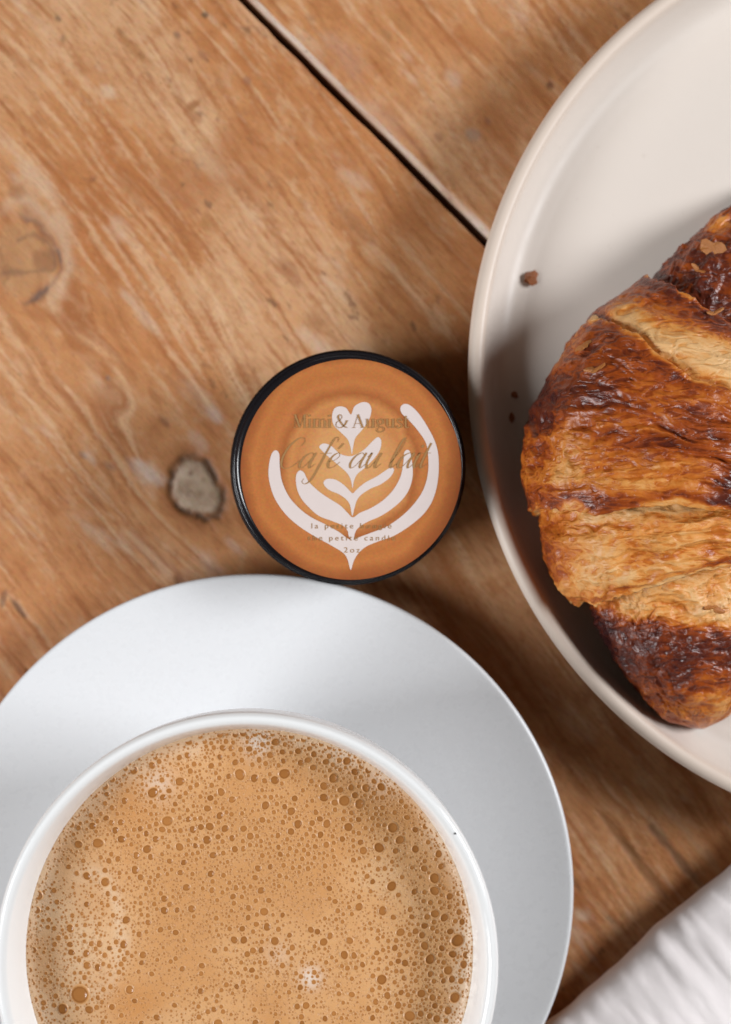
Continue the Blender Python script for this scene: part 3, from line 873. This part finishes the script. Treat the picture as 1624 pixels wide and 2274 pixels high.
# -- bold serif line
HA, TH = ('k', 0.00007), ('k', 0.00026)
def serif(x0, x1, y): return ([(x0, y), (x1, y)], ('k', 0.00006))
SE = {
 'M': ([([(0.16, 0), (0.16, 1.4)], HA), ([(0.18, 1.38), (0.66, 0.06)], TH), ([(0.66, 0.02), (1.10, 1.38)], HA), ([(1.16, 0), (1.16, 1.4)], TH), serif(0, .34, .02), serif(.96, 1.38, .02), serif(-.02, .30, 1.38), serif(1.05, 1.38, 1.38)], 1.48),
 'i': ([([(0.2, 0), (0.2, 0.95)], TH), serif(0, .42, .02), serif(0.02, .2, .92), ([(0.2, 1.18), (0.2, 1.38)], TH)], 0.50),
 'm': ([([(0.2, 0), (0.2, 0.95)], TH), ([(0.75, 0), (0.75, 0.75)], TH), ([(1.30, 0), (1.30, 0.75)], TH), ([(0.24, 0.75), (0.5, 0.95), (0.72, 0.85), (0.75, 0.7)], HA), ([(0.79, 0.75), (1.05, 0.95), (1.27, 0.85), (1.30, 0.7)], HA), serif(0, .42, .02), serif(.55, .95, .02), serif(1.1, 1.5, .02), serif(0.02, .2, .92)], 1.58),
 '&': ([([(1.25, 0.75), (0.95, 0.25), (0.5, 0.0), (0.12, 0.18), (0.15, 0.55), (0.55, 0.85), (0.72, 1.15), (0.52, 1.38), (0.32, 1.15), (0.50, 0.72), (0.9, 0.2), (1.28, 0.02)], ('nib', 0.00008, 0.00025)), serif(1.05, 1.42, .75)], 1.50),
 'A': ([([(0.16, 0.02), (0.62, 1.4)], HA), ([(0.60, 1.4), (1.10, 0.02)], TH), serif(0, .36, .02), serif(.86, 1.34, .02), ([(0.32, 0.45), (0.92, 0.45)], HA)], 1.38),
 'u': ([([(0.2, 0.95), (0.2, 0.25)], TH), ([(0.2, 0.28), (0.34, 0.03), (0.62, 0.08), (0.78, 0.28)], ('k', 0.00010)), ([(0.82, 0.95), (0.82, 0)], TH), serif(0, .2, .92), serif(.62, .82, .92), serif(.82, 1.02, .02)], 1.10),
 'g': ([([(0.45, 0.95), (0.2, 0.8), (0.2, 0.5), (0.45, 0.34), (0.72, 0.5), (0.72, 0.8), (0.45, 0.95)], ('vert', 0.00008, 0.00021)), ([(0.3, 0.36), (0.2, 0.18), (0.6, 0.08), (0.85, -0.1), (0.7, -0.4), (0.3, -0.42), (0.1, -0.22), (0.3, 0.05)], ('k', 0.00011)), serif(.7, .95, .92)], 0.98),
 's': ([([(0.62, 0.72), (0.5, 0.94), (0.25, 0.9), (0.2, 0.65), (0.55, 0.40), (0.62, 0.15), (0.4, 0.0), (0.15, 0.06), (0.08, 0.28)], ('k', 0.00013))], 0.76),
 't': ([([(0.28, 1.25), (0.28, 0.2), (0.4, 0.02), (0.6, 0.10)], ('vert', 0.00009, 0.00024)), serif(0.05, .6, .93)], 0.64),
 ' ': ([], 0.28),
}
x = 0.0; st = []
for ch in 'Mimi & August':
    ss, adv = SE[ch]
    for s, w in ss: st.append(([(q[0] + x, q[1]) for q in s], w))
    x += adv
U = 0.0316 / x
lettering(st, lambda a, b: (-0.0157 + a * U, 0.01135 + b * U), 0.00017)

# -- small widely spaced lines, in the built-in typeface
def small_text(body, cx, cy, width, size):
    cu = bpy.data.curves.new('lettering', 'FONT')
    cu.body = body; cu.size = size; cu.align_x = 'CENTER'; cu.space_character = 1.45
    tmp = bpy.data.objects.new('lettering_curve', cu); C.objects.link(tmp)
    bpy.context.view_layer.update()
    dg_ = bpy.context.evaluated_depsgraph_get()
    me = bpy.data.meshes.new_from_object(tmp.evaluated_get(dg_))
    bpy.data.objects.remove(tmp)
    co = np.zeros(len(me.vertices) * 3); me.vertices.foreach_get('co', co); co = co.reshape(-1, 3)
    wx = co[:, 0].max() - co[:, 0].min()
    s = width / wx
    co[:, 0] = (co[:, 0] - (co[:, 0].max() + co[:, 0].min()) / 2) * s
    me.vertices.foreach_set('co', co.ravel())
    me.materials.clear()
    o = link('lettering', me, M_GOLD, label); o.location = (cx, cy, 0.00018)
    return o
small_text('la petite bougie', *lab(825, 1233), 530 * KA, 0.0021)
small_text('the petite candle', *lab(825, 1313), 580 * KA, 0.0021)
small_text('2oz', *lab(828, 1393), 105 * KA, 0.0021)

# ------------------------------------------------------------------ plate
plate_c = Vector((0.1564, 0.0382, 0))
PF = 0.0075                         # height of the plate's floor
pp = [(0.0, PF), (0.060, PF), (0.1060, PF + 0.0001), (0.1140, PF + 0.0004), (0.1182, PF + 0.0016), (0.1210, PF + 0.0046), (0.1230, PF + 0.0100), (0.1238, PF + 0.0136),
      (0.1244, PF + 0.0150), (0.1258, PF + 0.0156), (0.1272, PF + 0.0152), (0.1281, PF + 0.0140), (0.1280, PF + 0.0120), (0.1268, PF + 0.0070),
      (0.1235, PF - 0.0005), (0.1160, PF - 0.0042), (0.1000, PF - 0.0052), (0.0900, PF - 0.0055), (0.0890, 0.0006), (0.0870, 0.0002), (0.0850, 0.0006),
      (0.0840, 0.0022), (0.05, 0.0026), (0.0, 0.0026)]
o = link('plate', lathe('plate', pp, 288, 0.0008, 1.0), M_PLATE)
o.location = plate_c
tag(o, 'large cream stoneware plate with raised rim, under the croissant', 'plate')

# ------------------------------------------------------------------ croissant
croissant = empty('croissant', (0, 0, 0))
tag(croissant, 'flaky golden brown croissant lying on the cream plate', 'croissant')
SP = 0.00012
def cw(px, py): return np.array(((px - 812) * SP, (1137 - py) * SP))
spine_c = [(1770, 360, 12), (1735, 430, 62), (1672, 540, 122), (1600, 680, 190), (1540, 840, 288), (1500, 1020, 326), (1500, 1190, 302),
           (1530, 1345, 218), (1566, 1475, 168), (1588, 1568, 118), (1598, 1618, 66), (1603, 1644, 12)]
sc_ = catmull([(*cw(a, b), r * SP * 0.93) for a, b, r in spine_c], 40)
# resample by arc length
seg_ = np.r_[0, np.cumsum(np.hypot(*np.diff(sc_[:, :2], axis=0).T))]
SLEN = seg_[-1]
def spine(u):
    s = np.clip(u, 0, 1) * SLEN
    return np.stack([np.interp(s, seg_, sc_[:, i]) for i in range(3)], -1)
def spine_dir(u):
    d = spine(u + 0.01)[..., :2] - spine(u - 0.01)[..., :2]
    return d / np.maximum(np.linalg.norm(d, axis=-1), 1e-9)[..., None]
def u_of(px, py):
    p = cw(px, py); us = np.linspace(0, 1, 800); q = spine(us)[:, :2]
    return float(us[np.argmin(((q - p) ** 2).sum(1))])

# v = angle round the body: 0 at the left flank, 90 deg at the top, 180 at the right flank
def body(u, th, lift):
    """lift multiplies the radius, th in radians"""
    s = spine(u); d = spine_dir(u)
    nl = np.stack([d[..., 1], -d[..., 0]], -1)           # left of the picture when walking down
    nl = np.where((nl[..., :1] > 0), -nl, nl)
    r = s[..., 2] * lift
    hx = np.sign(np.cos(th)) * np.abs(np.cos(th)) ** 0.86
    hz = np.sign(np.sin(th)) * np.abs(np.sin(th)) ** 0.90
    ht = 0.70 * r + 0.0015
    x = s[..., 0] + nl[..., 0] * r * hx; y = s[..., 1] + nl[..., 1] * r * hx
    zc = PF + 0.0005 + np.minimum(ht, 0.55 * s[..., 2] + 0.0012)
    z = zc + ht * hz
    z = np.maximum(z, PF + 0.0004 + 0.02 * (z - PF))
    return np.stack([x, y, z], -1)

uA = u_of(1500, 845); uB = u_of(1500, 1128); uC = u_of(1520, 1278); u0 = u_of(1585, 705)
LAYERS = [
  # start, end, slant of start/end edges (du from left flank to right flank), tuck flags
  dict(a=0.0, b=u0 + 0.05, sa=0, sb=0.06, tuck='b', base=0.90),
  dict(a=u0, b=uA + 0.05, sa=0.07, sb=0.125, tuck='b', base=0.99),
  dict(a=uA, b=uB, sa=0.125, sb=0.0, tuck='', base=1.03),
  dict(a=uB - 0.05, b=uC, sa=0.0, sb=-0.02, tuck='a', base=0.985),
  dict(a=uC - 0.05, b=1.0, sa=-0.02, sb=0, tuck='a', base=0.94),
]
def px_of(P):
    s = PX * (CAM_H - P[..., 2]) / CAM_H
    return 812 + P[..., 0] / s, 1137 - P[..., 1] / s

def toast_map(k, px, py, q, n):
    """how deeply baked the crust is, by layer (0 pale .. 1 almost black)"""
    gz = lambda cx, cy, rx, ry: np.exp(-(((px - cx) / rx) ** 2 + ((py - cy) / ry) ** 2))
    if k == 0:
        t = 0.74 + 0.12 * n - 0.35 * gz(1600, 500, 40, 30)
    elif k == 1:
        t = 0.62 + 0.12 * n
        line = py - (690 + (px - 1340) * 0.36)          # the pale belly just above the next fold
        t = t - 0.66 * np.exp(-((line - 22) / 50) ** 2) * sstep(1335, 1400, px)
        t = t - 0.12 * sstep(1360, 1280, px)
    elif k == 2:
        t = 0.46 + 0.13 * n
        t = t + 0.28 * gz(1340, 850, 230, 80) + 0.18 * gz(1580, 960, 120, 90) - 0.14 * gz(1400, 1060, 180, 50)
        t = t + 0.25 * gz(1195, 900, 40, 120) - 0.1 * gz(1230, 1060, 60, 60) + 0.35 * gz(1620, 1080, 35, 40)
    elif k == 3:
        t = 0.16 + 0.13 * n + 0.24 * sstep(1320, 1220, px) + 0.15 * gz(1600, 1230, 60, 40)
    else:
        t = 0.20 + 0.13 * n + 0.58 * sstep(1350, 1400, py + 0.15 * (1450 - px)) - 0.26 * sstep(1480, 1590, py)
        t = t + 0.30 * sstep(1390, 1350, px) - 0.25 * gz(1590, 1540, 50, 60)
    return t

def crois_layer(k, L):
    th0, th1 = R(-62), R(242)
    nu = max(60, int((L['b'] - L['a'] + 0.1) * SLEN / 0.00042)); nv = 420
    q = np.linspace(0, 1, nu)
    w = np.linspace(0, 1, nv); w = w + 0.10 * np.sin(2 * np.pi * w) / (2 * np.pi) * -1.0
    Q, W = np.meshgrid(q, w, indexing='ij')
    TH = th0 + (th1 - th0) * W
    side = np.clip((1 - np.cos(np.clip(TH, 0, np.pi))) / 2, 0, 1) - 0.5
    edge = 0.007 * fbm(TH * 2.2, 0 * TH, k, 7 + k, 3) + 0.0022 * fbm(TH * 14, 0 * TH, k, 17 + k, 3)
    # edges run slanted round the roll, with an irregular torn line
    ua = L['a'] + (L['sa'] * side + edge if L['a'] > 0 else 0)
    ub = L['b'] + (L['sb'] * side - edge if L['b'] < 1 else 0)
    Uu = ua + (ub - ua) * Q
    lift = L['base'] + 0.055 * np.sin(np.pi * np.clip(Q, 0, 1)) 
    lip = 0
    dl = 0
    if 'b' in L['tuck']: dl = dl - 0.17 * sstep(0.52, 0.95, Q)
    elif L['b'] < 1: dl = dl + 0.105 * sstep(0.62, 0.97, Q)
    if 'a' in L['tuck']: dl = dl - 0.20 * sstep(0.62, 0.18, Q)
    elif L['a'] > 0: dl = dl + 0.060 * sstep(0.26, 0.03, Q)
    lift = lift + dl * (0.30 + 0.70 * np.clip(np.sin(TH) * 1.3, 0, 1))
    P = body(Uu, TH, lift)
    # outward direction
    dU = np.gradient(P, axis=0); dV = np.gradient(P, axis=1)
    N = np.cross(dU, dV); N /= np.maximum(np.linalg.norm(N, axis=-1), 1e-12)[..., None]
    cen = np.concatenate([spine(Uu)[..., :2], np.full(Uu.shape + (1,), PF + 0.015)], -1)
    sgn = np.sign(((P - cen) * N).sum(-1)); sgn[sgn == 0] = 1
    flip = np.median(sgn) < 0
    N = N * (-1 if flip else 1)
    s_ = Uu * SLEN; arc = TH * 0.028                       # metres along and around
    wx = 0.0025 * fbm(s_ * 90, arc * 90, k, 101, 3); wy = 0.004 * fbm(s_ * 70, arc * 70, k, 111, 3)
    big_ = fbm(s_ * 70, arc * 45, k * 3.1, 121, 3)
    wr = ridged((s_ + wx) * 270, (arc + wy) * 80, k * 2.3, 131, 3)
    fine = ridged((s_ + wx) * 620, (arc + wy) * 330, k * 1.7, 141, 3)
    blis = np.clip(fbm(s_ * 160, arc * 150, k, 151, 2), 0, 1)
    px, py = px_of(P)
    wmask = {0: 0.35 + 0 * px, 1: 0.35 + 0 * px, 2: 0.45 + 1.15 * np.exp(-((py - 1000) / 95) ** 2), 3: 0.75 + 0 * px,
             4: 0.55 + 0.75 * np.exp(-((py - 1350) / 55) ** 2)}[k]
    steps = np.floor((s_ * 170 + 0.9 * fbm(s_ * 50, arc * 60, k, 161, 3)) * 1.0)
    lam = hash3(steps.astype(np.int64), np.zeros_like(steps).astype(np.int64), np.zeros_like(steps).astype(np.int64), 5 + k) - 0.5
    st2 = np.floor(s_ * 430 + 1.3 * fbm(s_ * 90, arc * 75, k, 191, 3))
    lam2 = hash3(st2.astype(np.int64), np.zeros_like(st2).astype(np.int64), np.zeros_like(st2).astype(np.int64), 25 + k) - 0.5
    disp = 0.00070 * big_ + wmask * (0.00170 * (wr - 0.5) + 0.00065 * (fine - 0.5)) + 0.0007 * blis + 0.00042 * lam + 0.00030 * lam2 * np.clip(wmask, 0, 1)
    fade = sstep(0.0, 0.012, spine(Uu)[..., 2])
    P = P + N * (disp * fade)[..., None]
    P[..., 2] = np.maximum(P[..., 2], PF + 0.0003)
    n = fbm(s_ * 55, arc * 55, k * 1.9, 171, 4)
    toast_and_shade = toast_map(k, px, py, Q, n) - 0.20 * wmask * (wr - 0.35) * 0.8 - 0.12 * lam - 0.14 * lam2
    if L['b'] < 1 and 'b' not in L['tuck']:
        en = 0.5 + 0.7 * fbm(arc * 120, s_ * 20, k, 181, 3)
        toast_and_shade = toast_and_shade + 0.20 * sstep(0.84, 0.94, Q) - 0.45 * sstep(0.945, 0.985, Q + 0.03 * (en - 0.6)) * np.clip(en + 0.15, 0.45, 1)  # dark band paints crevice shade to mark the ridge; lip itself is unbrowned dough
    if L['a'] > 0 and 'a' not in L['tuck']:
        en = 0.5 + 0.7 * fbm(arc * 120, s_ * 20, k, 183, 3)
        toast_and_shade = toast_and_shade + 0.10 * sstep(0.16, 0.06, Q) - 0.45 * sstep(0.045, 0.01, Q - 0.03 * (en - 0.6)) * np.clip(en + 0.15, 0.45, 1)  # weaker painted crevice shade along the starting edge, then the pale lip
    toast_and_shade = toast_and_shade + 0.20 * sstep(0.10, -0.35, np.sin(TH))
    # lips: the dough edge turns down towards the layer below
    rows, tr = [P], [toast_and_shade]
    inward = lambda row, Nr, d: row - Nr * d
    if L['b'] < 1 and 'b' not in L['tuck']:
        for d in (0.0010, 0.0030):
            e = inward(P[-1:], N[-1:], d); e[..., 2] = np.maximum(e[..., 2], PF + 0.0002); rows.append(e); tr.append(toast_and_shade[-1:] * 0 + 0.15)
    if L['a'] > 0 and 'a' not in L['tuck']:
        pre, pt = [], []
        for d in (0.0034, 0.0011):
            e = inward(P[:1], N[:1], d); e[..., 2] = np.maximum(e[..., 2], PF + 0.0002); pre.append(e); pt.append(toast_and_shade[:1] * 0 + 0.12)
        rows = pre + rows; tr = pt + tr
    P = np.concatenate(rows, 0); toast_and_shade = np.concatenate(tr, 0)
    qd = grid_quads(P.shape[0], nv)
    if not flip: qd = qd[:, ::1]
    else: qd = qd[:, ::-1]
    me = np_mesh('dough_layer', P, qd, None, True, {'toast_and_shade': np.clip(toast_and_shade, 0, 1)})
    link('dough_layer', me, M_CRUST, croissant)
    return P, N

layer_pts = [crois_layer(k, L) for k, L in enumerate(LAYERS)]

# loose flakes of crust still clinging to the croissant
def flake_mesh(seed, elong):
    r_ = random.Random(seed)
    n = 17
    ang = np.linspace(0, 2 * np.pi, n, endpoint=False)
    p1, p2, p3 = (r_.uniform(0, 6.28) for _ in range(3))
    rad = 0.85 + 0.22 * np.sin(2 * ang + p1) + 0.16 * np.sin(3 * ang + p2) + 0.10 * np.sin(5 * ang + p3) + np.array([r_.uniform(-.05, .05) for _ in range(n)])
    x = rad * np.cos(ang); y = rad * np.sin(ang) / elong
    z = 0.35 * x ** 2 * r_.uniform(-0.4, 1.2) + 0.25 * y * r_.uniform(-1, 1) + np.array([r_.uniform(-.08, .08) for _ in range(n)])
    V = [(0, 0, 0.06)] + [(a * .55, b * .55, c * .4 + 0.05) for a, b, c in zip(x, y, z)] + list(zip(x, y, z))
    V += [(v[0], v[1], v[2] - 0.03) for v in V[-n:]]
    F = []
    for i in range(n):
        j = (i + 1) % n
        F += [(0, 1 + i, 1 + j), (1 + i, 1 + n + i, 1 + n + j, 1 + j), (1 + n + i, 1 + 2 * n + i, 1 + 2 * n + j, 1 + n + j)]
    F.append(tuple(1 + 2 * n + i for i in reversed(range(n))))
    me = bpy.data.meshes.new('flake'); me.from_pydata([tuple(map(float, v)) for v in V], [], F)
    return me
FM = []
for k in range(9):
    me = flake_mesh(k, 1.0 + 0.45 * (k % 4)); me.materials.append(M_FLAKES[k % 3]); FM.append(me)

def surf_at(px, py):
    best = None
    for P, N in layer_pts:
        off = P.shape[0] - N.shape[0]
        x, y = px_of(P)
        d = (x - px) ** 2 + (y - py) ** 2
        d = np.where(P[..., 2] > PF + 0.004, d, 1e9)
        m = d < 40
        if not m.any(): continue
        zz = np.where(m, P[..., 2], -1); i, j = np.unravel_index(np.argmax(zz), zz.shape)
        ii = min(max(i - off // 2, 0), N.shape[0] - 1)
        if best is None or P[i, j, 2] > best[0][2]: best = (P[i, j], N[ii, j])
    return best

FL = [(1580, 545, .0034, 4, 1.2), (1545, 600, .0024, 7, .3), (1320, 815, .0030, 7, .9), 
      (1290, 770, .0024, 1, .8), (1255, 735, .0026, 7, .4), (1585, 690, .0026, 7, 2.3), (1590, 1350, .0030, 7, 1.0)]
for px, py, r, k, a in FL:
    s = surf_at(px, py)
    if s is None: continue
    p, n = s
    o = link('flake', FM[k], None, croissant)
    nn = Vector(n.tolist()); nn = nn if nn.z > 0 else -nn
    nn = (nn + Vector((random.uniform(-.12, .12), random.uniform(-.12, .12), 0.08))).normalized()
    o.rotation_mode = 'QUATERNION'
    o.rotation_quaternion = nn.to_track_quat('Z', 'X') @ Matrix.Rotation(a, 3, 'Z').to_quaternion()
    o.location = Vector(p.tolist()) + nn * r * 0.03
    o.scale = (r, r, r)

# ------------------------------------------------------------------ crumbs
def crumb(px, py, z, r, k, lbl, elong=1.0, rz=0.0, mat=None):
    r_ = random.Random(k * 7 + 3)
    bm = bmesh.new(); bmesh.ops.create_icosphere(bm, subdivisions=2, radius=1)
    for v in bm.verts:
        f = r_.uniform(0.66, 1.22)
        v.co = Vector((v.co.x * f, v.co.y * f / elong, v.co.z * f * 0.42))
    zmin = min(v.co.z for v in bm.verts)
    me = bpy.data.meshes.new('crumb'); bm.to_mesh(me); bm.free()
    o = link('crumb', me, mat or M_FLAKES[2])
    q = at(px, py, z)
    o.location = (q.x, q.y, z - zmin * r); o.scale = (r, r, r); o.rotation_euler = (0, 0, rz)
    tag(o, lbl, 'crumb', 'crumbs fallen on the plate')
crumb(1178, 618, PF + 0.0003, 0.0023, 1, 'largest dark crumb alone on the upper left of the plate', 1.15, 0.2)
crumb(1143, 877, PF + 0.0004, 0.0012, 2, 'upper of two small crumbs between plate rim and croissant', 1.5, -0.8)
crumb(1137, 928, PF + 0.0004, 0.0015, 3, 'lower of two small crumbs between plate rim and croissant', 2.0, 1.5)
crumb(1178, 935, PF + 0.0002, 0.0016, 4, 'thin dark crumb touching the left side of the croissant', 2.6, 0.9)
crumb(1490, 10, PF + 0.0003, 0.0010, 5, 'tiny crumb at the very top edge of the plate in the picture', 1.3, 0.4)

bm = bmesh.new(); bmesh.ops.create_icosphere(bm, subdivisions=2, radius=1)
for v in bm.verts:
    f = random.uniform(0.8, 1.2); v.co = Vector((v.co.x * f, v.co.y * f * 0.7, v.co.z * f * 0.35))
me = bpy.data.meshes.new('coffee_speck'); bm.to_mesh(me); bm.free()
o = link('coffee_speck', me, M_TIN)
o.scale = (0.00035,) * 3
o.location = (cup_c.x + 0.0594 * math.cos(0.563), cup_c.y + 0.0594 * math.sin(0.563), 0.0753)
tag(o, 'tiny black speck on the right rim of the white cup', 'speck')

# ------------------------------------------------------------------ folded napkin
nap_o = at(1218, 2274, 0.010); nap_e = at(1640, 1918, 0.010)
dirn = (nap_e - nap_o).normalized()
NA = math.atan2(dirn.y, dirn.x)
napkin = empty('napkin', (nap_o.x, nap_o.y, 0), NA)
tag(napkin, 'folded white cotton napkin at the lower right corner of the table', 'napkin')
def cloth_fold(z0, z1, inset, width, seed, u0=-0.16, u1=0.22):
    """one doubled sheet: lower leaf, round fold along the near edge, upper leaf"""
    rad = (z1 - z0) / 2
    prof = [(width, z0)] + [(width - (width - inset - rad) * t, z0) for t in np.linspace(0.05, 1, 40)]
    for a in np.linspace(-80, 80, 15):
        prof.append((inset + rad - rad * math.cos(R(a)), (z0 + z1) / 2 + rad * math.sin(R(a))))
    prof += [(inset + rad + (width - inset - rad) * t, z1) for t in np.linspace(0, 1, 140)]
    prof = np.array(prof)
    us = np.linspace(u0, u1, 420)
    Uu, I = np.meshgrid(us, np.arange(len(prof)), indexing='ij')
    wv = prof[I, 0]; zv = prof[I, 1].copy()
    top = sstep(z0, z1, zv)
    puff = 0.0026 * sstep(0, 0.02, wv) * top
    ribs = 0.00009 * np.sin((Uu + 0.0025 * fbm(Uu * 60, wv * 30, 1, seed, 2)) * 2 * np.pi / 0.0062) * top * sstep(0.0, 0.006, wv)
    wr = 0.0010 * fbm(Uu * 62, wv * 16, 1, seed + 5, 3) * top + 0.0005 * fbm(Uu * 260, wv * 50, 1, seed + 9, 3) * top
    ed = 0.0014 * fbm(Uu * 45, 0 * Uu, 1, seed + 12, 3)
    V = np.stack([Uu, -(wv + ed), zv + puff + ribs + wr], -1)
    V[..., 2] = np.maximum(V[..., 2], z0)
    return np_mesh('cloth_layer', V, grid_quads(len(us), len(prof)))
for args in ((0.0012, 0.0120, 0.0, 0.13, 3), (0.0040, 0.0085, 0.004, 0.128, 8)):
    o = link('cloth_layer', cloth_fold(*args), M_CLOTH, napkin)
    md = o.modifiers.new('thickness', 'SOLIDIFY'); md.thickness = 0.0007; md.offset = 0
